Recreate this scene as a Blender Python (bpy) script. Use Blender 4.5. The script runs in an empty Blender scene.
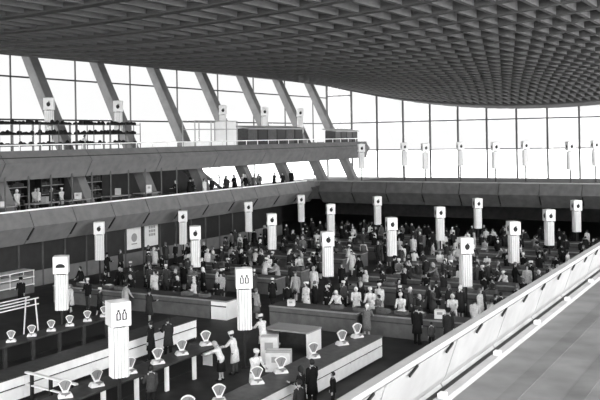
import bpy, math, random
from mathutils import Vector, Matrix
R = math.radians
rng = random.Random(7)
scene = bpy.context.scene
C = scene.collection

# ------------------------------------------------------------------ materials
MATS = {}
def mat(name, col, rough=.7, spec=.3, noise=0, nscale=5, bump=0, metal=0):
    if name in MATS: return MATS[name]
    m = bpy.data.materials.new(name); m.use_nodes = True
    nt = m.node_tree; b = nt.nodes['Principled BSDF']
    c = (col, col, col, 1) if not isinstance(col, tuple) else (*col, 1)
    b.inputs['Base Color'].default_value = c
    b.inputs['Roughness'].default_value = rough
    b.inputs['Specular IOR Level'].default_value = spec
    b.inputs['Metallic'].default_value = metal
    if noise or bump:
        tc = nt.nodes.new('ShaderNodeTexCoord')
        n = nt.nodes.new('ShaderNodeTexNoise'); n.inputs['Scale'].default_value = nscale
        n.inputs['Detail'].default_value = 5
        nt.links.new(tc.outputs['Object'], n.inputs['Vector'])
        if noise:
            r = nt.nodes.new('ShaderNodeMapRange')
            r.inputs[1].default_value = .3; r.inputs[2].default_value = .7
            r.inputs[3].default_value = c[0]*(1-noise); r.inputs[4].default_value = c[0]*(1+noise)
            nt.links.new(n.outputs['Fac'], r.inputs[0])
            nt.links.new(r.outputs[0], b.inputs['Base Color'])
        if bump:
            bp = nt.nodes.new('ShaderNodeBump'); bp.inputs['Strength'].default_value = bump
            bp.inputs['Distance'].default_value = .02
            nt.links.new(n.outputs['Fac'], bp.inputs['Height'])
            nt.links.new(bp.outputs[0], b.inputs['Normal'])
    MATS[name] = m
    return m

M_floor = mat('market floor', .032, .6, .25, .35, 1.3)
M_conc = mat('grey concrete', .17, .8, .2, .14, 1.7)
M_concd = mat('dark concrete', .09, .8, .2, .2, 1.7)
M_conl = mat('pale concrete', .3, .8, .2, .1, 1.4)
M_gfloor = mat('gallery screed', .135, .85, .15, .22, .9)
M_gstrip = mat('gallery dark joint', .115, .85, .15, .25, .9)
M_rib = mat('ceiling ribs', .075, .85, .1, .12, 2)  # darker than plate and thin ribs: coffer light and shade put into the tones
M_ceil = mat('ceiling concrete', .125, .85, .1, .12, 2)
M_white = mat('white enamel', .76, .45, .4, .04, 3)
M_panel = mat('white panel', .85, .5, .35, .06, 3)
M_black = mat('black paint', .012, .5, .3)
M_dark = mat('dark laminate', .04, .5, .35, .3, 4)
M_steel = mat('grey steel', .30, .4, .5)
M_mull = mat('window steel', .05, .5, .3)
M_mid = mat('grey stone facing', .11, .7, .25, .18, 3)
M_lip = mat('counter lip', .27, .5, .35, .1, 3)
M_lipl = mat('kerb block', .5, .8)
M_ptop = mat('worn grey laminate', .085, .45, .4, .3, 4)
M_skin = mat('skin', .38, .6, .3)
M_dial = mat('scale dial', .2, .4, .4, .1, 8)
M_wood = mat('dark wood', .1, .6, .3, .3, 6)
M_plant = mat('dark foliage', .018, .8, .1, .4, 9)
M_card = mat('pale cardboard', .62, .7, .2, .1, 5)
M_lobby = mat('dark shopfront', .025, .4, .4, .2, 2)
M_grass = mat('snowy ground', .8, .9, .1, .05, .05)
GREY = {k: mat('cloth '+k, v, .85, .1, .18, 14) for k, v in
        dict(black=.012, charcoal=.028, dark=.05, grey=.13, pale=.36, white=.62).items()}
M_hair = mat('dark hair', .015, .6, .3)
def glass():
    m = bpy.data.materials.new('window glass'); m.use_nodes = True
    nt = m.node_tree; nt.nodes.clear()
    o = nt.nodes.new('ShaderNodeOutputMaterial'); mx = nt.nodes.new('ShaderNodeMixShader')
    t = nt.nodes.new('ShaderNodeBsdfTransparent'); g = nt.nodes.new('ShaderNodeBsdfGlossy')
    t.inputs[0].default_value = (.97, .97, .97, 1); g.inputs['Roughness'].default_value = .05
    mx.inputs[0].default_value = .04
    nt.links.new(t.outputs[0], mx.inputs[1]); nt.links.new(g.outputs[0], mx.inputs[2])
    nt.links.new(mx.outputs[0], o.inputs[0]); return m
M_glass = glass()

# ------------------------------------------------------------------ mesh helpers
class MB:
    def __init__(s): s.v = []; s.f = []; s.mi = []
    def add(s, vs, fs, mi=0):
        o = len(s.v); s.v += [tuple(p) for p in vs]
        s.f += [tuple(i+o for i in f) for f in fs]; s.mi += [mi]*len(fs)
    def box(s, x0, x1, y0, y1, z0, z1, mi=0):
        s.add([(x0,y0,z0),(x1,y0,z0),(x1,y1,z0),(x0,y1,z0),(x0,y0,z1),(x1,y0,z1),(x1,y1,z1),(x0,y1,z1)],
              [(0,3,2,1),(4,5,6,7),(0,1,5,4),(1,2,6,5),(2,3,7,6),(3,0,4,7)], mi)
    def bar(s, p, q, w, h=None, mi=0, up=(0,0,1)):
        h = w if h is None else h
        p = Vector(p); q = Vector(q); d = (q-p).normalized(); up = Vector(up)
        if abs(d.dot(up)) > .98: up = Vector((0,1,0))
        a = d.cross(up).normalized()*w/2; b = a.cross(d).normalized()*h/2
        s.add([p-a-b,p+a-b,p+a+b,p-a+b,q-a-b,q+a-b,q+a+b,q-a+b],
              [(0,3,2,1),(4,5,6,7),(0,1,5,4),(1,2,6,5),(2,3,7,6),(3,0,4,7)], mi)
    def tube(s, pts, rad, n=10, mi=0, cap=True, flat=None):
        """pts with radius (r or (rx,ry)); rings perpendicular to the path, or horizontal when flat"""
        pts = [Vector(p) for p in pts]; rings = []; o = len(s.v)
        for i, p in enumerate(pts):
            d = (pts[min(i+1,len(pts)-1)]-pts[max(i-1,0)]).normalized()
            if flat is not None: a, b = Vector((1,0,0)), flat
            else:
                ref = Vector((0,1,0)) if abs(d.y) < .9 else Vector((1,0,0))
                a = d.cross(ref).normalized(); b = a.cross(d).normalized()
                if a.x < 0: a = -a
            r = rad[i]; rx, ry = r if isinstance(r, tuple) else (r, r)
            for k in range(n):
                t = 2*math.pi*k/n
                s.v.append(tuple(p+a*rx*math.cos(t)+b*ry*math.sin(t)))
        for i in range(len(pts)-1):
            for k in range(n):
                k2 = (k+1) % n
                s.f.append((o+i*n+k, o+i*n+k2, o+(i+1)*n+k2, o+(i+1)*n+k)); s.mi.append(mi)
        if cap:
            s.f.append(tuple(o+k for k in reversed(range(n)))); s.mi.append(mi)
            s.f.append(tuple(o+(len(pts)-1)*n+k for k in range(n))); s.mi.append(mi)
    def ball(s, c, r, n=10, m=6, z0=-1, mi=0, fn=None):
        """ellipsoid from height z0 (-1..1) to the top"""
        c = Vector(c); rx, ry, rz = r if isinstance(r, tuple) else (r,r,r)
        o = len(s.v); t0 = math.asin(max(-1, min(1, z0)))
        for i in range(m+1):
            t = t0+(math.pi/2-t0)*i/m
            for k in range(n):
                a = 2*math.pi*k/n
                p = Vector((rx*math.cos(t)*math.cos(a), ry*math.cos(t)*math.sin(a), rz*math.sin(t)))
                s.v.append(tuple(c+(fn(p) if fn else p)))
        for i in range(m):
            for k in range(n):
                k2 = (k+1) % n
                s.f.append((o+i*n+k, o+i*n+k2, o+(i+1)*n+k2, o+(i+1)*n+k)); s.mi.append(mi)
        s.f.append(tuple(o+k for k in reversed(range(n)))); s.mi.append(mi)
    def prism(s, prof, p0, p1, ax, mi=0, cap=True):
        """profile of (a, z) swept from p0 to p1; ax(a, z, t) gives a point"""
        n = len(prof); o = len(s.v)
        for t in (p0, p1): s.v += [tuple(ax(a, z, t)) for a, z in prof]
        for k in range(n):
            k2 = (k+1) % n; s.f.append((o+k, o+k2, o+n+k2, o+n+k)); s.mi.append(mi)
        if cap:
            s.f.append(tuple(o+k for k in reversed(range(n)))); s.mi.append(mi)
            s.f.append(tuple(o+n+k for k in range(n))); s.mi.append(mi)
    def data(s, name, smooth=False):
        me = bpy.data.meshes.new(name); me.from_pydata(s.v, [], s.f)
        if any(s.mi): me.polygons.foreach_set('material_index', s.mi)
        if smooth: me.polygons.foreach_set('use_smooth', [True]*len(me.polygons))
        me.update(); return me
    def build(s, name, mats, parent=None, smooth=False, loc=None, bevel=0):
        me = s.data(name, smooth)
        for m in (mats if isinstance(mats, (list, tuple)) else [mats]): me.materials.append(m)
        return link(name, me, parent, loc, bevel)
def link(name, me, parent=None, loc=None, bevel=0):
    o = bpy.data.objects.new(name, me); C.objects.link(o)
    if parent: o.parent = parent
    if loc: o.location = loc
    if bevel:
        b = o.modifiers.new('bevel', 'BEVEL'); b.width = bevel; b.segments = 2; b.limit_method = 'ANGLE'
    return o
def tag(o, label, cat, group=None):
    o['label'] = label; o['category'] = cat
    if group: o['group'] = group
    return o
def thing(name, label, cat, loc=(0,0,0), rz=0, group=None):
    o = bpy.data.objects.new(name, None); o.empty_display_size = .2; C.objects.link(o)
    o.location = loc; o.rotation_euler = (0,0,rz); return tag(o, label, cat, group)
def struct(o): o['kind'] = 'structure'; return o
def copy_tree(o, parent=None):
    c = o.copy(); C.objects.link(c)
    if parent: c.parent = parent
    for ch in KIDS.get(o.name, []): KIDS.setdefault(c.name, []).append(copy_tree(ch, c))
    return c
KIDS = {}
def reg(o):
    KIDS[o.name] = list(o.children)
    for c in o.children: reg(c)

# ------------------------------------------------------------------ the camera (hall: +y runs along the hall, +x to the right, eye 9.2 m up)
EYE = 9.2; TH = .512; F = 864.93
cam = bpy.data.cameras.new('camera'); co = bpy.data.objects.new('camera', cam); C.objects.link(co)
cam.sensor_width = 36; cam.lens = F/600*36; cam.clip_end = 600; cam.clip_start = .05
cam.shift_y = -(200-138.21)/600
ROLL = .0171
co.matrix_world = Matrix.Translation((0,0,EYE)) @ Matrix.Rotation(TH,4,'Z') @ Matrix.Rotation(math.pi/2,4,'X') @ Matrix.Rotation(-ROLL,4,'Z')
# the roll turns about the optical axis, so the shift is turned back by the same amount
cam.shift_x = -math.sin(ROLL)*0
scene.camera = co
def fwd(v, u):   # camera-space (right, depth) of a place, for picking labels
    return v*math.cos(TH)+u*math.sin(TH), -v*math.sin(TH)+u*math.cos(TH)

# ------------------------------------------------------------------ the shell
VL, VR, UB, UE = -48.5, 3.1, -9.0, 93.0
GF, UF, GR = 4.5, 8.05, 4.05          # lower and upper gallery floors
def sag(u): return 2.0+1.6*max(0,(u-68)/25)**2+.28*max(0,(68-u)/25)
def zc(v, u=93): return 15.7-sag(u)*(1-((v+22.7)/25.8)**2)
m = MB(); m.box(VL-1, VR+1, UB-1, UE+1, -.3, 0); struct(m.build('floor', M_floor))
m = MB(); m.box(-400, 300, -200, 600, -.8, -.4); struct(m.build('ground_outside', M_grass))

m = MB()                     # hanging roof: plate, cross ribs and thin lengthwise ribs
N = 44; vs = [VL-.6+(VR-VL+1.2)*i/N for i in range(N+1)]
def strip(u0, u1, lo, hi, mi=0):
    o = len(m.v)
    for v in vs:
        for u, dz in ((u0,lo),(u1,lo),(u1,hi),(u0,hi)): m.v.append((v,u,zc(v,u)+dz))
    for i in range(N):
        for k in range(4):
            k2 = (k+1) % 4; a = o+i*4
            m.f.append((a+k, a+4+k, a+4+k2, a+k2)); m.mi.append(mi)
UL = [UB-.6, 10, 30, 50, 68]+[68+2.8*i for i in range(1,10)]+[UE+.6]
for a, b in zip(UL[:-1], UL[1:]): strip(a, b, .62, .9)
u = 22.3-2.87*10
PU = 2.87
while u < 91: strip(u-.22, u+.22, 0, .6, 1); u += PU
PV = .82; k = 0
v = VL
while v < VR:
    for ua, ub in zip(UL[:-1], UL[1:]):
        m.add([(v+a,u_,zc(v,u_)+dz) for u_ in (ua,ub) for a,dz in ((-.1,.05),(.1,.05),(.1,.66),(-.1,.66))],
              [(0,1,5,4),(1,2,6,5),(2,3,7,6),(3,0,4,7)])
    v += PV
strip(91.0, UE+.3, -.12, .64, 1)
for v0, v1 in ((VL-.5, VL+.5), (VR-.5, VR+.5)):
    m.box(v0, v1, UB, UE+.3, 15.65, 16.6)
struct(m.build('ceiling', [M_ceil, M_rib]))

# windows ---------------------------------------------------------------
wn = [0]
def window(axis, a0, a1, pos, zs, top, thick=.17):
    """one bay of glazing; axis 'x' lies across the hall at y=pos, 'y' along it at x=pos"""
    wn[0] += 1
    fr = MB(); gl = MB()
    P = (lambda a, d, z: (a, pos+d, z)) if axis == 'x' else (lambda a, d, z: (pos+d, a, z))
    def bx(a0, a1, d0, d1, z0, z1, mb):
        p, q = P(a0,d0,z0), P(a1,d1,z1)
        mb.box(min(p[0],q[0]),max(p[0],q[0]),min(p[1],q[1]),max(p[1],q[1]),z0,z1)
    t = thick/2
    bx(a0-t, a0+t, -t*1.4, t*1.4, zs[0], top(a0), fr)
    for z in zs:
        if z < min(top(a0), top(a1))-.1: bx(a0+t, a1-t, -.08, .08, z-.06, z+.06, fr)
    o = struct(fr.build('window_%d' % wn[0], M_mull))
    vs4 = [P(a0+t,0,zs[0]),P(a1-t,0,zs[0]),P(a1-t,0,top(a1)),P(a0+t,0,top(a0))]
    gl.add(vs4, [(0,1,2,3)]); gl.build('glass', M_glass, o)
ev = [-48.45+3.294*k for k in range(17)]
for a, b in zip(ev[:-1], ev[1:]): window('x', a, b, UE, (4.4,7.67,10.9,14.2), lambda a: zc(a)+.2)
lu = [-8.0+6.5*k for k in range(17)]
for a, b in zip(lu[:-1], lu[1:]):
    z0 = 4.1 if a > 65 else 7.7
    zz = [z for z in (4.4,7.7,10.9,14.0) if z >= z0]
    window('y', a, min(b, UE), VL, zz, lambda a: 15.7, .08)
for k in range(8): window('y', UB+12.75*k, UB+12.75*(k+1), VR, (4.4,7.7,10.9,14.0), lambda a: 15.7)
for k in range(8): window('x', VL+6.45*k, VL+6.45*(k+1), UB, (4.4,7.7,10.9,14.0), lambda a: zc(a,UB)+.3)
m = MB(); m.box(VL-.2, VL+.1, UB, 67.0, -.1, 7.6); m.box(VL-.2, VL+.1, 67.0, UE, -.1, 4.4); struct(m.build('wall_left', M_lobby))
m = MB(); m.box(VR-.1, VR+.2, UB, UE, -.1, 4.4); struct(m.build('wall_right', M_concd))
m = MB(); m.box(VL, VR, UE-.1, UE+.2, -.1, 4.4); struct(m.build('wall_far', M_concd))
m = MB(); m.box(VL, VR, UB-.2, UB+.1, -.1, 4.4); struct(m.build('wall_near', M_concd))

# inclined pillars -------------------------------------------------------
for k in range(-6, 7):
    u = 45.4+7.06*k
    m = MB(); w, d = .42, .5
    def pt(z, a, b): return (VL+.25+.5*(15.9-z)+a, u+b, z)
    z0, z1 = GF, 15.85
    m.add([pt(z0,-d,-w),pt(z0,d,-w),pt(z0,d,w),pt(z0,-d,w),pt(z1,-d*.8,-w),pt(z1,d*.8,-w),pt(z1,d*.8,w),pt(z1,-d*.8,w)],
          [(0,3,2,1),(4,5,6,7),(0,1,5,4),(1,2,6,5),(2,3,7,6),(3,0,4,7)])
    struct(m.build('pillar', M_conc, bevel=.04))

# galleries -------------------------------------------------------------
def gallery_panels(name, prof, a0, a1, pitch, ax, mats, slit=True, off=0):
    m = MB(); n = int(round((a1-a0)/pitch))
    for i in range(n):
        s0 = a0+i*pitch+.035; s1 = a0+(i+1)*pitch-.035
        m.prism(prof, s0, s1, ax)
        if slit:      # a dark drain slot beside each joint on the lower face
            (fa, fz), (ba, bz) = prof[1], prof[2]
            p = Vector(ax(fa+(ba-fa)*.1+.012, fz+(bz-fz)*.08, s0)); q = Vector(ax(fa+(ba-fa)*.75+.012, fz+(bz-fz)*.75, s0))
            m.bar(p, q, .1, .1, 1)
    return struct(m.build(name, mats))
XL = -39.95     # left gallery top edge
pl = [(0,5.08),(.42,4.15),(-.45,3.05),(-.62,3.05),(.2,4.12),(-.2,5.08)]
gallery_panels('parapet_left', pl, 1.3, 1.3+3.62*20, 3.62, lambda a,z,t: (XL+a,t,z), [M_conc,M_black])
m = MB(); m.box(VL, XL-.3, UB, UE, 3.4, GF); struct(m.build('balcony_left', M_conl))
m = MB(); m.bar((XL-.1,UB,5.12),(XL-.1,73.6,5.12),.16,.1); struct(m.build('railing_left', M_panel))
# far gallery across the hall
YB = 72.3
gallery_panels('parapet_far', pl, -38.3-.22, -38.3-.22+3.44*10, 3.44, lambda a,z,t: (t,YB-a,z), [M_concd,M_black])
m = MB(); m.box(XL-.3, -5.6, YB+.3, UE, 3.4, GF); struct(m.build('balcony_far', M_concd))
m = MB(); m.bar((XL-.1,YB+.1,5.12),(-5.6,YB+.1,5.12),.16,.1); struct(m.build('railing_far', M_lip))
# upper gallery
XU = -40.1
pu = [(-.15,8.72),(.42,8.0),(-.2,6.95),(-.5,6.95),(.15,8.0),(-.35,8.72)]
gallery_panels('parapet_upper', pu, 86.2-7.24*13, 86.2, 7.24, lambda a,z,t: (XU+a,t,z), [M_conc,M_black], False)
m = MB(); m.prism(pu, VL, XU+.1, lambda a,z,t: (t,86.1+a,z))
m.box(VL, XU-.2, UB, 86.0, 7.2, UF); struct(m.build('balcony_upper', M_conc))
m = MB(); m.bar((XU+.2,-5,8.3),(XU+.2,86,8.3),.06,.05); struct(m.build('trim_1', M_black))
m = MB(); m.bar((XU-.22,UB,9.07),(XU-.22,86.3,9.07),.09,.07)
for k in range(52): m.bar((XU-.24,-6+1.8*k,8.7),(XU-.24,-6+1.8*k,9.05),.05)
struct(m.build('railing_upper', M_panel))
# right gallery where the picture is taken from
m = MB(); m.box(-6.0, VR, UB, UE, 3.4, GR)
struct(m.build('balcony_right', M_gfloor))
m = MB()
for k in range(7): m.box(-5.0+1.15*k, -4.62+1.15*k, UB+1, 92, GR, GR+.008)
struct(m.build('trim_2', M_gstrip))
pr = [(0,5.05),(-.42,4.15),(.3,3.05),(.45,3.05),(-.27,4.12),(-.16,4.3),(.1,5.05)]
XR = -5.98
m = MB()
for i in range(26):
    s0 = -8.5+3.62*i
    m.prism(pr, s0+.035, s0+3.585, lambda a,z,t: (XR+a,t,z))
struct(m.build('parapet_right', [M_conl,M_black]))
m = MB(); m.bar((XR+.02,UB,5.14),(XR+.02,UE,5.14),.2,.1); struct(m.build('railing_right', M_conl))
m = MB(); m.box(-5.95,-5.76, UB, UE, GR, GR+.12); struct(m.build('baseboard_right', M_conl))
m = MB(); m.box(-6.2,-5.95, UB, UE, GR, GR+.012); struct(m.build('gap_shade', M_black))  # black strip standing in for the shade in the gap behind the kerb
for k in range(44):          # hook under the rail, its wedge of shadow built in as black
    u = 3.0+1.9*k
    m = MB(); m.bar((XR+.13,u-.2,4.97),(XR+.12,u+.22,5.06),.035,.04); struct(m.build('bracket_shadow', M_black))
for k in range(22):
    u = 1.3+3.62*k
    m = MB(); m.box(-5.9,-5.76,u-.1,u+.1,GR+.12,GR+.22); struct(m.build('kerb_block', M_lipl, bevel=.01))

# lobby wall under the left gallery --------------------------------------
XW = -42.0
m = MB(); m.box(XW-.3, XW, UB, 71, 2.95, 3.4); m.box(XW-.3, XW, UB, 71, 0, 1.0, 1)
m.box(XW-.28, XW-.05, UB, 71, 1.0, 2.95, 2)
for k in range(32): m.box(XW-.1, XW+.04, .53+2.0*k-.05, .53+2.0*k+.05, 0, 3.4, 0)
struct(m.build('wall_lobby', [M_concd, M_conc, M_lobby]))
def poster(u0, u1, z0, z1, label, kind):
    t = thing('poster', label, 'poster', (XW-.045, u0, z0))
    W = u1-u0; Hh = z1-z0
    m = MB(); m.box(0,.05,0,W,0,Hh); m.build('board', M_white, t, bevel=.01)
    m = MB()
    if kind == 0:
        m.tube([(.055,W*.5,Hh*.5),(.06,W*.5,Hh*.5)],[.32,.32],18); m.box(.05,.058,W*.3,W*.7,Hh*.2,Hh*.25)
    else:
        for i in range(3):
            for j in range(3): m.box(.05,.058,W*.3+i*.27,W*.3+i*.27+.2,Hh*.45+j*.28,Hh*.45+j*.28+.2)
    m.build('print', M_steel, t)
poster(48.75,50.3,1.25,2.92,'white poster board with round grey print on the wall under the left gallery',0)
poster(50.75,52.3,1.25,2.92,'white poster board with dark checkered print on the wall under the left gallery',1)

# ------------------------------------------------------------------ sign columns
def emblem_mesh(kind):
    m = MB(); y0, y1 = -.342, -.326
    def poly(pts):
        n = len(pts); m.add([(x,y0,z) for x,z in pts]+[(x,y1,z) for x,z in pts],
            [tuple(range(n)), tuple(reversed(range(n,2*n)))]+[(i,i+n,(i+1)%n+n,(i+1)%n) for i in range(n)])
    if kind == 'fruit':
        poly([(.13*math.cos(t)*(1 if math.sin(t)>-.2 else .92), -.03+.15*math.sin(t)) for t in [2*math.pi*k/16 for k in range(16)]])
        poly([(-.015,.11),(.02,.11),(.05,.19),(.02,.2)]); poly([(.03,.13),(.12,.16),(.1,.1)])
    elif kind == 'loaf':
        poly([(.21*math.cos(t), -.07+.15*math.sin(t)) for t in [math.pi*k/12 for k in range(13)]]+[(-.18,-.1),(.18,-.1)])
    else:
        for s in (-.1,.1):
            out = [(-.075,-.17),(.075,-.17),(.075,.04),(.035,.1),(.035,.17),(-.035,.17),(-.035,.1),(-.075,.04)]
            inn = [(x*.45, z*.72-.015) for x, z in out]
            n = len(out)
            for i in range(n):
                j = (i+1) % n
                poly([(out[i][0]+s,out[i][1]),(out[j][0]+s,out[j][1]),(inn[j][0]+s,inn[j][1]),(inn[i][0]+s,inn[i][1])])
    return m.data('emblem')
EMB = {}
for k in ('fruit','loaf','bottles'):
    EMB[k] = emblem_mesh(k); EMB[k].materials.append(M_black)
def make_sign():
    t = thing('sign_tower', 'x', 'sign')
    z0, z1 = 1.55, 3.17
    m = MB(); m.box(-.33,.33,-.33,.33,3.22,4.0)
    m.add([(-.34,-.34,4.0),(.34,-.34,4.0),(.34,.34,4.0),(-.34,.34,4.0),(0,0,4.06)],[(0,1,4),(1,2,4),(2,3,4),(3,0,4),(3,2,1,0)])
    m.build('sign_box', M_white, t, bevel=.012)
    m = MB(); m.box(-.05,.05,-.05,.05,.0,z0+.1); m.box(-.16,.16,-.16,.16,0,.03); m.build('post', M_black, t)
    m = MB(); m.box(-.19,.19,-.19,.19,z0+.03,z1-.02); m.box(-.12,.12,-.12,.12,z1-.02,3.23); m.build('core', M_black, t)
    for r in range(4):
        m = MB(); W = .45; n = 4
        for i in range(n):
            xc = -W/2+W*(i+.5)/n; q = W/n/2*.86
            prof = [(xc+q*math.cos(a), -.25-q*.75*math.sin(a)) for a in [math.pi*k/5 for k in range(6)]]+[(xc-q,-.215),(xc+q,-.215)]
            prof = prof[::-1]
            nn = len(prof); o = len(m.v)
            for z in (z0,z1): m.v += [(x,y,z) for x,y in prof]
            for k in range(nn):
                k2 = (k+1) % nn; m.f.append((o+k2,o+k,o+nn+k,o+nn+k2)); m.mi.append(0)
            m.f.append(tuple(o+k for k in range(nn))); m.f.append(tuple(o+nn+k for k in reversed(range(nn)))); m.mi += [0,0]
        m.box(-W/2,W/2,-.24,-.2,z0+.01,z1-.01,1)
        p = m.build('fluted_panel', [M_white, M_steel], t); p.rotation_euler = (0,0,r*math.pi/2)
    for r in (0,-math.pi/2):
        e = link('emblem', EMB['fruit'], t, (0,0,3.6)); e.rotation_euler = (0,0,r)
    reg(t); return t
sign0 = make_sign(); first = [True]
SIGNS = []
def place_sign(v, u, z, label, kind='fruit', rz=R(37), group=None, hs=1):
    s = sign0 if first[0] else copy_tree(sign0); first[0] = False
    s.location = (v,u,z); s.rotation_euler = (0,0,rz); s['label'] = label
    s['group'] = group or 'white sign columns over the market counters'
    if kind != 'fruit':
        es = [c for c in KIDS[s.name] if c.name.startswith('emblem')]
        es[0].data = EMB[kind]; KIDS[s.name].remove(es[1]); bpy.data.objects.remove(es[1])
    return s
UR = [42.4,51.3,60.2,69.1]; VV = [-38.85,-31.2,-22.2,-14.3]
ORD = ['nearest','second nearest','third nearest','farthest']
COLN = ['leftmost line','second line from left','third line from left','rightmost line']
for i, u in enumerate(UR):
    for j, v in enumerate(VV):
        place_sign(v, u, 0, 'white fluted sign column with fruit emblem, %s in the %s' % (ORD[i], COLN[j]))
        SIGNS.append((v,u,'%s sign column, %s' % (ORD[i], ['left line','second line','third line','right line'][j])))
place_sign(-19.06,21.62,0,'nearest white fluted sign column, two bottles on its box, beside the dial scales','bottles',R(60))
place_sign(-29.0,29.1,0,'white fluted sign column with dark loaf emblem at the left, above the white counter','loaf',R(37))
place_sign(-19.15,29.25,0,'white fluted sign column with two bottles standing inside the scale counters, beside sellers','bottles',R(37))
SIGNS += [(-19.06,21.6,'nearest bottle sign'),(-29,29.1,'loaf sign column'),(-19.15,29.25,'bottle sign column by the sellers')]
for k, u in enumerate((41.9,48.7,62.2,69.1,75.9)):
    place_sign(-42.6,u,UF+.1,'white sign column on the upper left gallery, %s from the left' % ['first','second','third','fourth','fifth'][k],'fruit',R(37),'sign columns on the upper gallery')
def gal(x, ud):      # a place on the far gallery seen at picture column x
    a = (x-300)/F; return ud*(a*math.cos(TH)-math.sin(TH))/(a*math.sin(TH)+math.cos(TH))
for k, (x, u) in enumerate(((361,78.5),(404,86),(425,77),(460,86),(495,79),(525,86),(570,77),(595,86))):
    place_sign(gal(x,u),u,GF,'white sign column on the far gallery before the windows, %s from the left' % ['first','second','third','fourth','fifth','sixth','seventh','eighth'][k],'fruit',R(37),'sign columns on the far gallery')

# ------------------------------------------------------------------ counters
def counter(label, x0, x1, y0, y1, style, face, h=.97, group=None, top=None, legm=None):
    """face: '+x', '-x' or '-y' is the customers' side"""
    t = thing('market_counter', label, 'counter', ((x0+x1)/2,(y0+y1)/2,0), 0, group)
    W, D = (x1-x0)/2, (y1-y0)/2
    m = MB(); m.box(-W,W,-D,D,h-.06,h); m.build('counter_top', top or (M_dark if style != 'grey' else M_lip), t, bevel=.012)
    m = MB()
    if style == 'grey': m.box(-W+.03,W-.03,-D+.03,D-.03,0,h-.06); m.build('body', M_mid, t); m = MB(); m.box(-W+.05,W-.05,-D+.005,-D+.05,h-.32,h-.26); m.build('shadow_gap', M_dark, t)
    if style == 'grey':
        m = MB(); m.box(-W+.01,W-.01,-D+.1,D-.01,h,h+.012); m.build('worktop', M_dark, t)
    if style in ('white','open'):
        s = 1 if face == '+x' else -1
        xa, xb = sorted((s*(W-.03), s*(W-.08)))
        n = max(1, round(2*D/3.2)); L = (2*D-.06)/n
        for i in range(n):
            m = MB(); ya = -D+.03+i*L
            m.box(xa,xb,ya+.01,ya+L-.01,h-.38,h-.07); m.build('front_panel', M_panel, t, bevel=.008)
            m = MB(); m.box(xa,xb,ya+.01,ya+L-.01,.12,h-.43); m.build('front_panel', M_panel, t, bevel=.008)
        m = MB(); xa, xb = sorted((s*(W-.1), s*(W-.14))); m.box(xa,xb,-D+.05,D-.05,.02,h-.07); m.build('backing', M_black, t)
        m = MB(); xa, xb = sorted((s*(W-.015), s*(W-.03)))
        for i in range(2*n+1):
            y = -D+.1+(2*D-.2)*i/(2*n); m.tube([(xa,y,h-.405),(xb,y,h-.405)],[.03,.03],8)
        m.build('rivets', M_steel, t)
        for i in range(2*n+1):
            m = MB(); y = -D+.08+(2*D-.16)*i/n/2; x = -s*(W-.1)
            m.box(x-.04,x+.04,y-.09,y+.09,0,h-.06); m.build('leg', legm or M_panel, t)
        for e in (-1,1):
            m = MB(); ya, yb = sorted((e*D*.999, e*(D-.04))); xa, xb = sorted((s*(W-.09), -s*(W*.1)))
            m.box(xa,xb,ya,yb,.05,h-.07); m.build('end_panel', M_panel, t)
    return t
# nearest island: dial-scale counters left and right, a table across its far end
counter('long counter with white striped front panels beside the open dark floor', -15.95,-14.65,15,32.8,'white','+x',top=M_ptop)
counter('long dark-topped scale counter with open back and white legs', -20.95,-19.87,15,28.7,'white','-x')
counter('long white-panelled counter left of the nearest sign column, row of scales behind', -25.0,-23.8,15,32.4,'white','+x')
counter('dark counter with a row of small scales behind the white-panelled counter', -28.7,-27.6,17,32.2,'white','-x',legm=M_dark)
t = thing('work_table','long grey-topped table with white end panel behind the sellers','table',(-18.85,32.6,0))
m = MB(); m.box(-1.1,1.1,-.65,.65,.9,.97); m.build('table_top', M_steel, t, bevel=.01)
m = MB(); m.box(1.0,1.07,-.62,.62,.0,.9); m.build('end_panel', M_white, t, bevel=.006)
m = MB(); m.box(-1.07,-1.0,-.62,.62,.0,.9); m.build('end_panel', M_white, t, bevel=.006)
m = MB(); m.box(-1.0,1.0,.5,.55,.1,.9); m.build('back_board', M_dark, t)
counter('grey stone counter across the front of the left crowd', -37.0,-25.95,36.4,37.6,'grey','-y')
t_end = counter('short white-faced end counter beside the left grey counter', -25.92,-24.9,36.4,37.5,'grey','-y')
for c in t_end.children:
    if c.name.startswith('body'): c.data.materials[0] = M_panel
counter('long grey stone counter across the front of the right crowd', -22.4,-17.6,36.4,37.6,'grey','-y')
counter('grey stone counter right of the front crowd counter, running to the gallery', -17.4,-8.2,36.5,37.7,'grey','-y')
ROWS = [43.5,46.5,52.3,55.2,58.75,61.6,66.6]
rown = ['first','second','third','fourth','fifth','sixth','seventh']
for k, u in enumerate(ROWS):
    counter('grey market counter in the left crowd, %s row behind the front one' % rown[k], -36.2+(k%2)*.6,-26.2,u,u+1.1,'grey','-y',.97,'counters in the left crowd')
    counter('grey market counter in the right crowd, %s row behind the front one' % rown[k], -22.0,-9.0-(k%3)*.5,u,u+1.1,'grey','-y',.97,'counters in the right crowd')

# display case by the lobby wall
t = thing('display_case','white-framed low display case by the wall under the left gallery','counter',(-40.9,36.4,0))
m = MB(); m.box(-.45,.45,-1.9,1.9,.0,.45); m.build('base', M_mid, t)
m = MB()
for z in (.5,.95,1.35): m.box(-.47,.47,-1.92,1.92,z,z+.06)
for y in (-1.9,0,1.86):
    for x in (-.46,.42): m.box(x,x+.04,y,y+.04,.45,1.4)
m.build('frame', M_white, t)
m = MB(); m.box(-.4,.4,-1.8,1.8,.56,.85); m.build('goods', M_steel, t)
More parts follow.
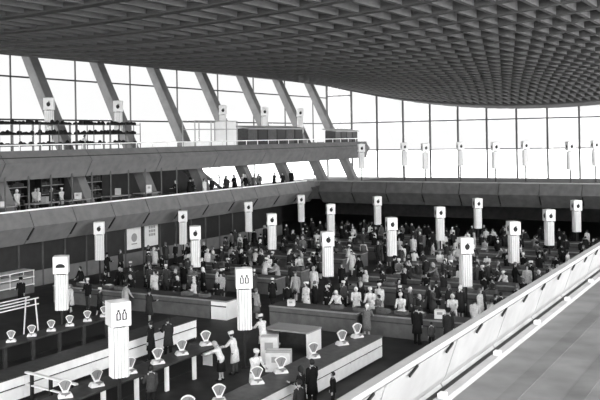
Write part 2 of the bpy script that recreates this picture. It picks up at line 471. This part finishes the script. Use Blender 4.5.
# white pipe barrier across the aisle
t = thing('pipe_barrier','white rail barrier on black posts across the aisle at lower left','barrier',(-22.3,21.75,0))
m = MB(); m.bar((-1.47,.3,1.02),(1.3,-.06,1.02),.13,.06); m.build('top_rail', M_white, t)
m = MB(); m.bar((-1.47,.3,.6),(1.3,-.06,.6),.1,.05); m.build('lower_rail', M_white, t)
for a in (.12,.5,.9):
    m = MB(); m.box(-.05,.05,-.05,.05,0,1.0); m.build('post', M_black, t, loc=(-1.47+2.77*a,.3-.36*a,0))
# pipe rack in the left island
t = thing('pipe_rack','thin white pipe rack standing at the left edge behind small scales','rack',(-31.2,27.2,0))
for x in (-.5,.5):
    for y in (-2.3,2.1):
        m = MB(); m.bar((x,y,0),(x*.6,y,1.9),.05); m.build('leg', M_panel, t)
for x in (-.3,.3):
    for z in (1.88,1.6):
        m = MB(); m.bar((x,-2.5,z),(x,2.3,z),.05); m.build('rail', M_panel, t)

# ------------------------------------------------------------------ dial scales
def make_scale():
    t = thing('dial_scale','x','scale')
    m = MB(); m.box(-.27,.27,-.17,.17,.0,.05); m.add([(-.27,-.17,.05),(.27,-.17,.05),(.27,.17,.05),(-.27,.17,.05),(-.2,-.13,.17),(.2,-.13,.17),(.2,.13,.17),(-.2,.13,.17)],
        [(0,1,5,4),(1,2,6,5),(2,3,7,6),(3,0,4,7),(4,5,6,7)]); m.build('base', M_white, t, bevel=.01)
    m = MB()
    prof = [(-.08,.17),(.08,.17)]+[(.25*math.sin(a)/math.sin(R(50)), .3+.38*math.cos(a)) for a in [R(50-10*k) for k in range(11)]]
    m.prism([(a,z) for a,z in prof], -.05, .05, lambda a,z,t: (a,t,z)); m.build('dial_head', M_white, t, bevel=.008)
    for s in (-1,1):
        m = MB(); pr2 = [(a*.84,(z-.5)*.74+.51) for a,z in prof]
        m.prism(pr2, s*.051, s*.056, lambda a,z,t: (a,t,z)); f = m.build('dial_face', M_dial, t)
        m = MB(); m.bar((0,s*.06,.34),(.05,s*.06,.58),.012,.01); m.build('needle', M_black, f)
    m = MB(); m.tube([(.0,-.3,.12),(.0,-.3,.2),(.0,-.3,.21)],[.03,.05,.17],14); m.build('pan', M_steel, t)
    m = MB(); m.bar((0,-.17,.1),(0,-.3,.13),.05,.04); m.build('arm', M_steel, t)
    reg(t); return t
sc0 = make_scale(); sfirst = [True]
def scale(v, u, z, rz, label, group, sz=.87):
    s = sc0 if sfirst[0] else copy_tree(sc0); sfirst[0] = False
    s.location = (v,u,z); s.rotation_euler = (0,0,rz); s['label'] = label; s['group'] = group; s.scale = (sz,sz,sz)
nth = ['nearest','second nearest','third','fourth','fifth','sixth','seventh','farthest']
for k, (v,u) in enumerate(((-20.4,20.55),(-20.35,21.95),(-20.4,23.7),(-20.35,25.2),(-20.35,26.65),(-20.4,28.3))):
    scale(v,u,.97,R(48+(k*37)%20),'white fan-dial scale on the dark left counter, %s of six' % (nth[k] if k<5 else 'farthest'),'scales on the left scale counter')
for k, (v,u) in enumerate(((-15.75,20.9),(-15.6,22.3),(-15.65,24.6),(-15.6,26.1),(-15.55,28.4),(-15.5,30.7),(-15.5,32.1))):
    scale(v,u,.97,R(35+(k*29)%25),'white fan-dial scale on the white-fronted right counter, %s of seven' % (nth[k] if k<6 else 'farthest'),'scales on the right scale counter')
for k in range(7):
    scale(-28.1,25.3+1.12*k,.97,R(40+(k*23)%22),'small pale scale on the counter behind the loaf sign column, %s of seven' % (nth[k] if k<6 else 'farthest'),'small scales in the left island',.72)

# boxes among the sellers
def carton(v,u,z,w,d,h,rz,label,m_=None):
    t = thing('carton',label,'box',(v,u,z),rz)
    m = MB(); m.box(-w/2,w/2,-d/2,d/2,0,h); m.build('box_body', m_ or M_card, t, bevel=.012)
    m = MB(); m.box(-w/2-.004,w/2+.004,-.03,.03,h,h+.006); m.build('tape', M_steel, t)
    m = MB(); m.box(-w*.25,w*.25,-d/2-.004,-d/2,h*.5,h*.8); m.build('print', M_steel, t)
def pix(x, y, z):
    A = x-300; B = y-138.21; c, s = math.cos(ROLL), math.sin(ROLL)
    a = A*c-B*s; b = A*s+B*c; X = a/F; Z = -b/F
    k = (z-EYE)/Z
    return (X*math.cos(TH)-math.sin(TH))*k, (X*math.sin(TH)+math.cos(TH))*k
v,u = pix(284,374,0)
carton(-17.75,29.55,0,1.0,.8,.75,R(25),'large pale carton standing behind the right scale counter')
carton(-18.75,30.5,0,.7,.6,1.05,R(25),'narrow taller pale carton behind the large one, near the seller')
carton(-21.3,36.75,.985,.35,.3,.3,.3,'small white carton on the right crowd front counter, left end')
carton(-13.9+.2,37.0,.985,.5,.35,.38,.2,'white box on the grey counter beside a seller in white',M_white)

# ------------------------------------------------------------------ people
BODY = {}
def lean_fn(lean):
    piv = Vector((0,0,.95)); Mx = Matrix.Rotation(lean,3,'X')
    return lambda p: piv+Mx@(Vector(p)-piv) if p[2] > .95 else Vector(p)
POSES = {  # lean, (pitch, abduct, elbow) right / left, stride, head turn
    'stand': (0,(.05,.12,.15),(.08,.12,.2),.04,0),
    'walk': (.05,(-.35,.12,.25),(.4,.1,.3),.22,0),
    'counter': (.22,(.75,.1,.55),(.6,.12,.7),.03,.1),
    'reach': (.42,(1.15,.08,.15),(.7,.1,.5),.06,-.1),
    'carry': (.03,(.1,.14,.1),(.3,.1,1.25),.08,.25),
    'talk': (.02,(.35,.16,1.35),(.05,.12,.2),.05,-.5),
}
def skeleton(pose):
    lean, ra, la, stride, turn = POSES[pose]
    L = lean_fn(lean)
    V = []; E = []; Rr = []
    def add(p, r, par=None):
        V.append(Vector(p)); Rr.append(r if isinstance(r, tuple) else (r,r))
        if par is not None: E.append((par,len(V)-1))
        return len(V)-1
    J = {}
    pel = add((0,0,.94),(.15,.115)); wa = add(L((0,0,1.1)),(.13,.1),pel); ch = add(L((0,.0,1.28)),(.15,.11),wa)
    ub = add(L((0,.01,1.4)),(.1,.08),ch)
    nk = add(L((0,.005,1.475)),.052,ub); hd0 = add(L((0,-.01,1.535)),(.058,.068),nk)
    hd1 = add(L((0,-.005,1.605)),(.074,.09),hd0); hd2 = add(L((0,.005,1.675)),(.06,.072),hd1)
    J['head'] = L((0,-.002,1.61)); J['L'] = L
    for s, arm in ((1,ra),(-1,la)):
        pitch, ab, el = arm
        sh = add(L((.185*s,.01,1.385)),.06,ub)
        d = Vector((s*math.sin(ab),-math.sin(pitch)*math.cos(ab),-math.cos(pitch)*math.cos(ab)))
        e = V[sh]+d*.28
        p2 = pitch+el; ab2 = ab*.3
        d2 = Vector((s*math.sin(ab2)-s*.25*min(1,el),-math.sin(p2),-math.cos(p2))).normalized()
        ei = add(e,.043,sh); w = e+d2*.245; wi = add(w,.027,ei)
        side = Vector((0,0,1)).cross(d2) if abs(d2.z) < .8 else Vector((0,1,0))
        side.normalize()
        pm = add(w+d2*.06,(.03,.03),wi)
        J['arm%d'%s] = [V[sh].copy(), e.copy(), w.copy()]
        nrm = d2.cross(side).normalized()
        for k, (off, ln) in enumerate(((-.03,.075),(-.01,.085),(.01,.08),(.03,.062))):
            b = add(w+d2*.09+side*off,.0105,pm); t1 = add(w+d2*(.09+ln*.55)+side*off*1.15+nrm*.008,.009,b)
            add(w+d2*(.09+ln*.9)+side*off*1.1+nrm*.03,.0075,t1)
        b = add(w+d2*.045-side*.042,.012,pm); add(w+d2*.085-side*.06+nrm*.012,.009,b)
        fy = -stride*s*.8
        hip = add((.095*s,0,.86),.088,pel); kn = add((.1*s,fy*.6-.015,.48),.056,hip); an = add((.105*s,fy,.09),.038,kn)
        toe = add((.12*s,fy-.11,.045),.034,an); add((.125*s,fy-.17,.035),.026,toe)
        add((.105*s,fy+.05,.045),.03,an)
        J['leg%d'%s] = [V[hip].copy(),V[kn].copy(),V[an].copy(),V[toe].copy()]
    return V, E, Rr, J
def body(pose):
    if pose in BODY: return BODY[pose]
    V, E, Rr, J = skeleton(pose)
    me = bpy.data.meshes.new('person'); me.from_pydata([tuple(v) for v in V], E, [])
    o = bpy.data.objects.new('tmp', me); C.objects.link(o)
    o.modifiers.new('s','SKIN')
    if not me.skin_vertices: me.skin_vertices.new()
    for i, sv in enumerate(me.skin_vertices[0].data): sv.radius = Rr[i]; sv.use_root = (i == 0)
    sub = o.modifiers.new('u','SUBSURF'); sub.levels = 2
    dg = bpy.context.evaluated_depsgraph_get(); dg.update()
    out = bpy.data.meshes.new_from_object(o.evaluated_get(dg)); out.name = 'person'
    bpy.data.objects.remove(o); bpy.data.meshes.remove(me)
    L = J['L']; h = J['head']; lean = POSES[pose][0]
    Mi = Matrix.Rotation(-lean,3,'X'); Mf = Matrix.Rotation(lean,3,'X')
    def g(p, c, r): return math.exp(-((p-Vector(c)).length/r)**2)
    for v in out.vertices:                    # a face: nose, brow, eye sockets, chin, ears
        q = Mi@(v.co-h)
        if abs(q.x) < .14 and -.13 < q.z < .14 and abs(q.y) < .16:
            dv = Vector((0,-.028,-.004))*g(q,(0,-.09,-.01),.022)+Vector((0,-.012,0))*g(q,(0,-.075,-.085),.03)
            for s in (-1,1):
                dv += Vector((0,.012,0))*g(q,(.032*s,-.085,.022),.02)+Vector((.022*s,.008,0))*g(q,(.08*s,.01,0),.022)
            dv += Vector((0,.006,0))*g(q,(0,-.09,-.05),.012)
            v.co += Mf@dv
    out.polygons.foreach_set('use_smooth',[True]*len(out.polygons))
    out.materials.append(M_skin)
    BODY[pose] = (out, J); return BODY[pose]
CL = {}
def clothes(pose, kind):
    if (pose,kind) in CL: return CL[(pose,kind)]
    _, J = body(pose); L = J['L']; m = MB()
    lean = POSES[pose][0]; fy = Matrix.Rotation(lean,3,'X')@Vector((0,1,0))
    if kind in ('coat','jacket','dress'):
        hem = {'coat':.5,'jacket':.8,'dress':.42}[kind]
        rg = [(hem,(.235,.19)),(.8,(.205,.165)),(.95,(.185,.15)),(1.1,(.165,.132)),(1.28,(.195,.15)),(1.38,(.2,.125)),(1.44,(.12,.09)),(1.475,(.066,.066))]
        if kind == 'jacket': rg = [(hem,(.195,.15))]+rg[2:]
        m.tube([L((0,.005,z)) for z,_ in rg],[r for _,r in rg],16,flat=fy)
        for s in (-1,1):
            a,b,c = J['arm%d'%s]
            m.tube([a+Vector((-.05*s,0,.01)),a,(a+b)/2,b,(b+c)/2,c],[.07,.076,.066,.06,.053,.046],10)
    elif kind == 'trousers':
        m.tube([(0,0,.98),(0,0,.9),(0,0,.83)],[(.165,.13),(.175,.14),(.16,.12)],14,flat=Vector((0,1,0)))
        for s in (-1,1):
            a,b,c,t = J['leg%d'%s]
            m.tube([a+Vector((0,0,.03)),(a+b)/2,b,(b+c)/2,c+Vector((0,0,-.02))],[.105,.092,.076,.068,.066],10)
    elif kind == 'skirt':
        rg = [(.42,(.24,.2)),(.7,(.205,.17)),(.9,(.18,.145)),(1.0,(.15,.12))]
        m.tube([(0,0,z) for z,_ in rg],[r for _,r in rg],14,flat=Vector((0,1,0)))
    elif kind in ('shoe','shoe_'):
        for s in ((1,) if kind == 'shoe' else (-1,)):
            a,b,c,t = J['leg%d'%s]
            m.tube([c+Vector((0,.08,-.05)),c+Vector((0,.06,-.045)),c+Vector((0,-.02,-.03)),t,t+Vector((0,-.07,-.012)),t+Vector((0,-.1,-.015))],
                   [.02,.042,.05,.045,.035,.012],8)
    else:
        h = J['head']; Mx = Matrix.Rotation(lean,3,'X')@Matrix.Rotation(POSES[pose][4],3,'Z')
        if kind in ('hair','bob'):
            def fn(p): 
                q = Vector(p)
                if q.y < -.03 and q.z < .045: q.y = -.03+(q.y+.03)*.15
                return Mx@q
            m.ball(h+Mx@Vector((0,.012,.018)),(.098,.116,.118),14,8,-.55 if kind == 'hair' else -.95,fn=fn)
        elif kind == 'headscarf':
            def fn(p):
                q = Vector(p)
                if q.y < -.04 and q.z < .03: q.y = -.04+(q.y+.04)*.1
                if q.z < -.05: q.x *= .85
                return Mx@q
            m.ball(h+Mx@Vector((0,.01,.01)),(.106,.122,.135),14,8,-.97,fn=fn)
            m.tube([h+Mx@Vector((0,.08,-.07)),h+Mx@Vector((0,.15,-.2))],[.05,.012],6)
        elif kind == 'cap':
            m.tube([h+Mx@Vector((0,.015,z)) for z in (.035,.06,.12,.15,.158)],[(.1,.115),(.104,.12),(.112,.126),(.095,.11),(.03,.04)],14,flat=Mx@Vector((0,1,0)))
        elif kind == 'fur_hat':
            m.tube([h+Mx@Vector((0,.01,z)) for z in (.02,.05,.1,.15,.165)],[(.11,.125),(.125,.14),(.125,.14),(.1,.115),(.03,.03)],12,flat=Mx@Vector((0,1,0)))
    me = m.data(kind, True); me.materials.append(GREY['dark'])
    CL[(pose,kind)] = me; return me
def setmat(o, m_):
    o.material_slots[0].link = 'OBJECT'; o.material_slots[0].material = m_
def person(v, u, z, yaw, pose, top, topc, low, lowc, head, headc, label, group=None, height=1.7, bag=None):
    me, J = body(pose)
    PLACED.append((v,u,z))
    o = link('person', me); o.location = (v,u,z); o.rotation_euler = (0,0,yaw)
    s = height/1.76; o.scale = (s,s,s); tag(o, label, 'person', group)
    def put(kind, m_, nm=None):
        c = link(nm or kind, clothes(pose,kind), o); setmat(c, m_); return c
    put(top, GREY[topc]); 
    if low: put(low, GREY[lowc])
    put('shoe', GREY['black']); put('shoe_', GREY['black'], 'shoe')
    if head in ('cap','fur_hat'): put('hair', M_hair)
    if head in ('hair','bob'): put(head, {'black':M_hair,'grey':GREY['grey'],'pale':GREY['pale']}.get(headc,M_hair), 'hair')
    else: put(head, GREY[headc])
    return o
cam2 = lambda v,u: math.atan2(v, -u)   # yaw that makes a figure face the camera: facing (sin r, -cos r)
FX = math.pi/2    # faces +x ; -FX faces -x ; pi faces +y ; 0 faces -y
USED = set(); PLACED = []
# figures one can single out
def at(x, y): return pix(x, y, 0)
person(-19.6,31.35,0,-FX-.3,'counter','coat','white','trousers','black','cap','white','seller in white coat and white cap by the bottle sign column, facing left',None,1.72)
person(-18.95,28.2,0,-FX+.2,'counter','coat','white','trousers','dark','cap','white','seller in white coat and cap bending at the left scale counter')
person(-18.9,27.2,0,-FX+.5,'reach','jacket','white','skirt','black','headscarf','pale','person in white jacket, black skirt and pale headscarf reaching over the left scale counter',None,1.6)
person(-16.75,26.2,0,FX-.5,'counter','coat','white','trousers','dark','cap','white','seller in white coat behind the right scale counter, facing its front')
person(-14.25,25.9,0,-FX-.4,'stand','coat','black','trousers','black','bob','black','dark-haired person in long black coat in front of the white striped counter',None,1.68)
person(-13.5,26.0,0,-FX+.6,'stand','jacket','black','trousers','black','hair','black','short dark-clad child right of the black-coated person at the striped counter',None,1.3)
person(-13.5,23.7,0,-FX-.2,'carry','jacket','charcoal','skirt','pale','hair','black','person in charcoal jacket and pale skirt at the bottom edge by striped counter',None,1.62)
person(-18.8,22.9,0,-FX-.5,'talk','jacket','dark','trousers','black','bob','black','dark-haired person in dark jacket right beside the nearest bottle sign',None,1.66)
person(-23.2,28.3,0,-FX+.3,'stand','coat','black','trousers','black','hair','black','dark-coated person standing in the aisle behind the nearest bottle sign',None,1.74)
person(-23.0,29.2,0,-FX-.4,'talk','coat','charcoal','trousers','black','hair','black','person in charcoal coat in the aisle, right of the black-coated one',None,1.72)
person(-30.9,35.7,0,math.pi-.3,'walk','dress','pale',None,'pale','bob','black','person in pale dress walking before the left grey counter',None,1.66)
person(-16.7,35.6,0,math.pi+.2,'counter','dress','grey',None,'pale','headscarf','white','person in grey patterned dress and white headscarf at the right front counter',None,1.66)
person(-14.35,35.8,0,math.pi,'stand','coat','black','trousers','black','hair','black','person in black coat facing the right front counter, left of the child',None,1.74)
person(-13.45,35.2,0,math.pi+.5,'walk','jacket','dark','trousers','black','hair','black','dark-clad child walking before the right front counter',None,1.2)
person(-12.9,35.8,0,math.pi,'stand','coat','charcoal','trousers','black','fur_hat','black','person in charcoal coat and black fur hat at right front counter',None,1.74)
person(-16.3,38.7,0,.2,'counter','coat','white','trousers','dark','cap','white','seller in white coat and cap beside the white box, right front counter')
person(-12.6,38.6,0,math.pi,'stand','coat','white','trousers','dark','hair','black','seller in white coat below the nearest right sign column, back turned')
person(-14.2,25.05,0,-FX+.1,'talk','coat','black','trousers','black','headscarf','charcoal','person in black coat and charcoal headscarf beside the dark-haired one at the striped counter',None,1.64)
person(-18.3,40.6,0,.1,'stand','coat','white','trousers','dark','cap','white','seller in white coat behind the right front counter, facing the camera side')
person(-11.9,38.9,0,math.pi-.3,'stand','jacket','white','trousers','dark','hair','black','seller in white jacket right of the white coat, back turned')
person(-19.6,38.5,0,0,'reach','coat','white','trousers','dark','headscarf','white','seller in white coat and scarf leaning over the right front counter')
person(-23.6,37.2,0,math.pi-.5,'stand','jacket','pale','skirt','grey','bob','grey','person in pale jacket walking behind the bottle sign column',None,1.64)
person(-23.3,35.6,0,math.pi,'carry','coat','white','trousers','dark','headscarf','pale','person in white coat and pale scarf between the two front counters',None,1.64)
person(-45.0,47.6,UF,FX,'counter','coat','white','trousers','white','hair','black','person in white coat beside the racks on the upper gallery')

# the crowd
def near_sign(v, u):
    b = min(SIGNS, key=lambda s: (s[0]-v)**2+(s[1]-u)**2)
    x, d = fwd(v,u); x2, d2 = fwd(b[0],b[1])
    dx, dd = x-x2, d-d2
    rel = ('left of' if dx < 0 else 'right of') if abs(dx) > abs(dd)*.7 else ('before' if dd < 0 else 'behind')
    return rel+' '+b[2]
TOPS = ['black']*5+['charcoal']*4+['dark']*3+['grey','white','pale']
def crowd(v0, v1, u0, u1, n, yaws, poses, z=0, sell=0, place=None, group='shoppers and sellers in the market crowd'):
    made = 0; tries = 0
    while made < n and tries < n*40:
        tries += 1
        v = rng.uniform(v0,v1); u = rng.uniform(u0,u1)
        if any((v-a)**2+(u-b)**2 < .8 and abs(z-c) < 1 for a,b,c in PLACED): continue
        if any((v-a)**2+(u-b)**2 < .6 for a,b,_ in SIGNS): continue
        where = place(v,u) if place else near_sign(v,u)
        for _ in range(60):
            seller = rng.random() < sell*.65
            tc = 'white' if seller else rng.choice(TOPS)
            kind = 'coat' if seller else rng.choice(['coat','coat','jacket','dress'])
            hd, hc, hw = rng.choice([('hair','black','dark hair'),('hair','black','dark hair'),('bob','black','long dark hair'),('headscarf','white','white headscarf'),
                ('headscarf','grey','grey headscarf'),('headscarf','pale','pale headscarf'),('fur_hat','black','black hat'),('cap','white','white cap'),('hair','grey','grey hair')])
            if seller: hd, hc, hw = rng.choice([('cap','white','white cap'),('headscarf','white','white headscarf'),('hair','black','dark hair')])
            ps = rng.choice(poses)
            lab = 'person in %s %s, %s, %s' % (tc.replace('dark','dark grey'), kind, hw, where)
            if lab not in USED: break
        if lab in USED: continue
        USED.add(lab)
        low = None if kind == 'dress' else rng.choice(['trousers','skirt'])
        person(v,u,z,rng.choice(yaws)+rng.uniform(-.5,.5),ps,kind,tc,low,rng.choice(['black','charcoal','dark']),hd,hc,lab,group,rng.uniform(1.55,1.8))
        made += 1
for side, (a, b) in enumerate(((-36.0,-26.3),(-22.0,-10.0))):
    for (u0,u1,n,sell,yw,ps) in (
        (38.35,39.4,7,.6,[0],['counter','talk']),
        (40.2,42.8,21,.1,[0,math.pi,FX,-FX],['walk','stand','carry','talk']),
        (45.1,45.9,12,.3,[0,math.pi],['counter','talk']),
        (48.25,49.2,8,.5,[0],['counter','reach','stand']),
        (49.4,51.5,20,.05,[0,math.pi,FX,-FX],['walk','stand','carry','talk','counter']),
        (53.95,54.6,11,.35,[0,math.pi],['counter','talk']),
        (56.9,58.1,10,.15,[0,math.pi,FX],['walk','stand','carry','counter']),
        (60.4,61.0,5,.35,[0,math.pi],['counter','talk']),
        (63.3,65.8,8,.1,[0,math.pi,FX,-FX],['walk','stand','carry','talk'])):
        crowd(a,b,u0,u1,n+(3 if side and u0 < 55 else 0),yw,ps,0,sell)
crowd(-25.6,-22.9,38.5,68,18,[0,math.pi],['walk','stand','carry'])
crowd(-41.2,-37.3,37.0,66,18,[0,math.pi,FX],['walk','stand','carry','talk'])
crowd(-38.5,-26.5,33.9,35.6,5,[0,math.pi,FX],['walk','carry','talk'])
up = lambda v,u: 'on the lower left gallery %s' % ('near its corner' if u > 66 else 'before the windows' if u > 60 else 'beside the stair' if u > 52 else 'among the stalls')
crowd(-41.5,-40.7,54,71.3,17,[FX,0,math.pi],['stand','walk','counter'],GF,.1,up,'people on the lower left gallery')
crowd(-43.6,-42.9,39.2,44.6,5,[FX,-FX],['stand','walk'],GF,.1,up,'people on the lower left gallery')

# the far part of the crowd, too small to tell apart
m = MB(); n = 0
while n < 130:
    v, u = rng.uniform(-39,-8), rng.uniform(56,71.3)
    if any((v-a)**2+(u-b)**2 < .6 for a,b,c in PLACED) or any((v-q[0])**2+(u-q[1])**2 < .7 for q in SIGNS) or any(abs(u-rr-.55) < .9 for rr in ROWS): continue
    PLACED.append((v,u,0)); n += 1; k = rng.choice([0,0,0,1,1,2,3]); hk = rng.choice([0,0,1,3,4]); a = rng.uniform(0,6.3); h = rng.uniform(.92,1.04)
    fy = Vector((math.sin(a),math.cos(a),0)); o = len(m.v)
    P = lambda z, x=0, y=0: Vector((v+x*math.cos(a)+y*math.sin(a), u-x*math.sin(a)+y*math.cos(a), z*h))
    for sx in (-.1,.1): m.tube([P(0,sx),P(.5,sx),P(.9,sx)],[.05,.065,.09],6,1)
    m.tube([P(z) for z in (.6,.95,1.25,1.38,1.45)],[(.21,.17),(.17,.14),(.19,.14),(.19,.12),(.07,.06)],8,k,flat=fy)
    for sx in (-1,1): m.tube([P(1.38,.19*sx),P(1.1,.24*sx,-.04),P(.92,.2*sx,-.22)],[.065,.055,.04],6,k)
    m.ball(P(1.56),(.075,.085,.11),8,5,-1,4); m.ball(P(1.59,0,.015),(.088,.1,.105),8,4,-.3,hk)
o = m.build('crowd',[GREY['black'],GREY['charcoal'],GREY['grey'],GREY['white'],M_skin],smooth=True)
tag(o,'far part of the market crowd in the dark beneath the far gallery','crowd'); o['kind'] = 'stuff'

# ------------------------------------------------------------------ goods on the crowd counters
def crate(v,u,z,rz,label,tone):
    t = thing('crate',label,'crate',(v,u,z),rz,'crates of produce on the crowd counters')
    m = MB(); m.box(-.28,.28,-.19,.19,0,.02)
    for zz in (.03,.12):
        m.box(-.28,.28,-.19,-.175,zz,zz+.07); m.box(-.28,.28,.175,.19,zz,zz+.07); m.box(-.28,-.265,-.19,.19,zz,zz+.07); m.box(.265,.28,-.19,.19,zz,zz+.07)
    m.build('slats', M_wood, t)
    m = MB(); m.add([(-.26,-.17,.13),(.26,-.17,.13),(.26,.17,.13),(-.26,.17,.13),(-.1,-.05,.23),(.12,-.06,.22),(.1,.06,.24),(-.12,.05,.22)],
        [(0,1,5,4),(1,2,6,5),(2,3,7,6),(3,0,4,7),(4,5,6,7)]); m.build('produce', GREY[tone], t)
UC = set()
for side, (a,b) in enumerate(((-35.4,-26.6),(-21.7,-10))):
    for u in [36.95]+[r+.5 for r in ROWS[:5]]:
        for _ in range(7 if u < 38 else 4):
            v = rng.uniform(a,b)
            if any(abs(v-q) < .7 and abs(u-w) < .3 for q,w in UC): continue
            if u < 38 and (-21.8 < v < -20.7 or -14.3 < v < -13.2): continue
            tone = rng.choice(['white','pale','grey','charcoal','dark'])
            lab = None
            for _ in range(12):
                lab = 'slatted crate heaped with %s produce, %s' % (tone.replace('dark','dark grey'), near_sign(v,u))
                if lab not in USED: break
                tone = rng.choice(['white','pale','grey','charcoal','dark'])
            if lab in USED: continue
            USED.add(lab); UC.add((v,u))
            crate(v,u+rng.uniform(-.1,.1),.985,rng.uniform(-.2,.2),lab,tone)

# ------------------------------------------------------------------ galleries: racks, booths, stair, posts
def rack(u0, L, k):
    t = thing('plant_rack','white rack of dark plants on the upper gallery, %s from the left' % ['first','second','third','fourth'][k],'rack',(-41.2,u0,UF),0,'plant racks on the upper gallery')
    m = MB()
    for y in (0,L/2,L):
        for x in (-.3,.3): m.bar((x,y,0),(x,y,2.45),.04)
    for z in (.95,1.65,2.3): m.box(-.32,.32,0,L,z-.02,z+.02)
    m.build('frame', M_mull, t)
    for z in (.95,1.65,2.3):
        m = MB(); n = int(L/.16)
        for i in range(n):
            h = .1+.14*rng.random()**2
            m.ball((rng.uniform(-.12,.12),.1+(L-.2)*i/n,z+.02+h*.4),(.2,.13,h),6,3,-.6)
        p = m.build('foliage', M_plant, t); p['kind'] = 'stuff'
for k in range(4): rack(36.2+3.25*k, 3.15, k)
t = thing('glazed_booth','pale glazed booth frame on the upper gallery between inclined pillars','booth',(-41.15,55.3,UF))
m = MB()
for y in (0,2.2,4.4,6.0):
    for x in (-.6,.6): m.bar((x,y,0),(x,y,2.7),.07)
for z in (1.0,2.0,2.68): 
    for x in (-.6,.6): m.bar((x,0,z),(x,6,z),.06)
m.build('frame', M_steel, t)
m = MB(); m.box(-.55,.55,.05,5.95,0,1.0); m.build('base', M_panel, t)
m = MB(); m.box(-.55,.55,4.45,5.9,1.0,2.66); m.build('door_panel', M_white, t)
def booth(u0, L, h, label, n):
    t = thing('market_booth',label,'booth',(-41.15,u0,UF))
    for i in range(n):
        m = MB(); y = L*i/n; m.box(-.6,.6,y+.04,y+L/n-.1,.2,h-.25-(.12 if i%3==1 else 0)); m.build('side_panel', M_black if i%2 else M_dark, t)
    m = MB(); m.add([(-.8,-.2,h-.1),(.8,-.2,h-.35),(.8,L+.1,h-.35),(-.8,L+.1,h-.1),(-.8,-.2,h),(.8,-.2,h-.25),(.8,L+.1,h-.25),(-.8,L+.1,h)],
        [(0,3,2,1),(4,5,6,7),(0,1,5,4),(1,2,6,5),(2,3,7,6),(3,0,4,7)]); m.build('awning', M_steel, t)
booth(63.0,9.8,2.35,'long dark market booth with sloping grey awning on the upper gallery',6)
booth(79.6,5.4,2.1,'short dark booth at the far end of the upper gallery',4)
for k, u in enumerate((36.0,39.6,43.0,46.9)):
    t = thing('shelf_unit','dark shelf unit with pale shelves on the lower left gallery, %s from left' % ['first','second','third','fourth'][k],'shelf',(-44.9,u,GF),0,'shelf units on the lower left gallery')
    m = MB(); m.box(-.3,-.25,0,2.2,0,2.5); m.box(-.3,.3,0,.05,0,2.5); m.box(-.3,.3,2.15,2.2,0,2.5); m.build('case', M_black, t)
    for z in (.5,1.1,1.7,2.3):
        m = MB(); m.box(-.25,.3,.05,2.15,z,z+.05); m.build('shelf', M_lip, t)
        m = MB(); y = .15
        while y < 2.0: w_ = rng.uniform(.1,.3); m.box(-.15,.2,y,y+w_*.8,z+.05,z+.05+rng.uniform(.15,.45)); y += w_
        p = m.build('goods', M_dark, t); p['kind'] = 'stuff'
# stair from the lower to the upper gallery
t = thing('staircase','dark straight stair rising through the lower left gallery','stair',(-45.5,59.2,GF))
m = MB(); n = 20
for i in range(n): m.box(-.8,.8,5.8-i*.3,6.1-i*.3,i*.16,i*.16+.05)
m.build('treads', M_concd, t)
for x in (-.85,.85):
    m = MB(); m.bar((x,6.05,0),(x,.1,3.2),.1,.28); m.build('stringer', M_mid, t)
    m = MB(); m.bar((x,6.0,.95),(x,2.2,3.12),.06,.06); m.build('handrail', M_steel, t)
for k in range(10):
    m = MB(); m.bar((XL-.22,35.9+1.83*k,GF),(XL-.22,35.9+1.83*k,7.2),.07); struct(m.build('post', M_mid))
for k, u in enumerate((36.6,40.2,43.2,47.2,50.6)):
    t = thing('stall_table','low pale stall table on the lower left gallery, %s from the left' % nth[k].replace('nearest','first').replace('second first','second'),'table',(-41.6,u,GF),0,'stall tables on the lower left gallery')
    m = MB(); m.box(-.45,.45,-1.1,1.1,.8,.86); m.build('table_top', M_lip, t)
    for x in (-.4,.4):
        for y in (-1.0,1.0):
            m = MB(); m.bar((x,y,0),(x,y,.8),.06); m.build('leg', M_concd, t)
    carton(-41.6,u+.2,GF+.866,.4,.35,.3+.06*k,.2*k,'small %s carton on the %s stall table of the lower left gallery' % (['pale','grey'][k%2],['first','second','third','fourth','fifth'][k]),[M_card,M_steel][k%2])

# ------------------------------------------------------------------ light: an overcast sky through the glazing
SKY0, SKY1 = .68, 9.6
w = bpy.data.worlds.new('overcast'); scene.world = w; w.use_nodes = True
nt = w.node_tree; bg = nt.nodes['Background']
tc = nt.nodes.new('ShaderNodeTexCoord'); dt = nt.nodes.new('ShaderNodeVectorMath'); dt.operation = 'DOT_PRODUCT'
dt.inputs[1].default_value = Vector((.62,-.76,.2)).normalized()     # bright zone added to the sky behind the camera to light facing surfaces
mr = nt.nodes.new('ShaderNodeMapRange'); mr.interpolation_type = 'SMOOTHSTEP'
for i, x in ((1,-.25),(2,.95),(3,SKY0),(4,SKY1)): mr.inputs[i].default_value = x
nt.links.new(tc.outputs['Generated'], dt.inputs[0]); nt.links.new(dt.outputs['Value'], mr.inputs[0])
bg.inputs[0].default_value = (1,1,1,1); nt.links.new(mr.outputs[0], bg.inputs[1])
scene.view_settings.view_transform = 'Standard'; scene.view_settings.look = 'None'
scene.view_settings.gamma = 1; scene.view_settings.exposure = .65
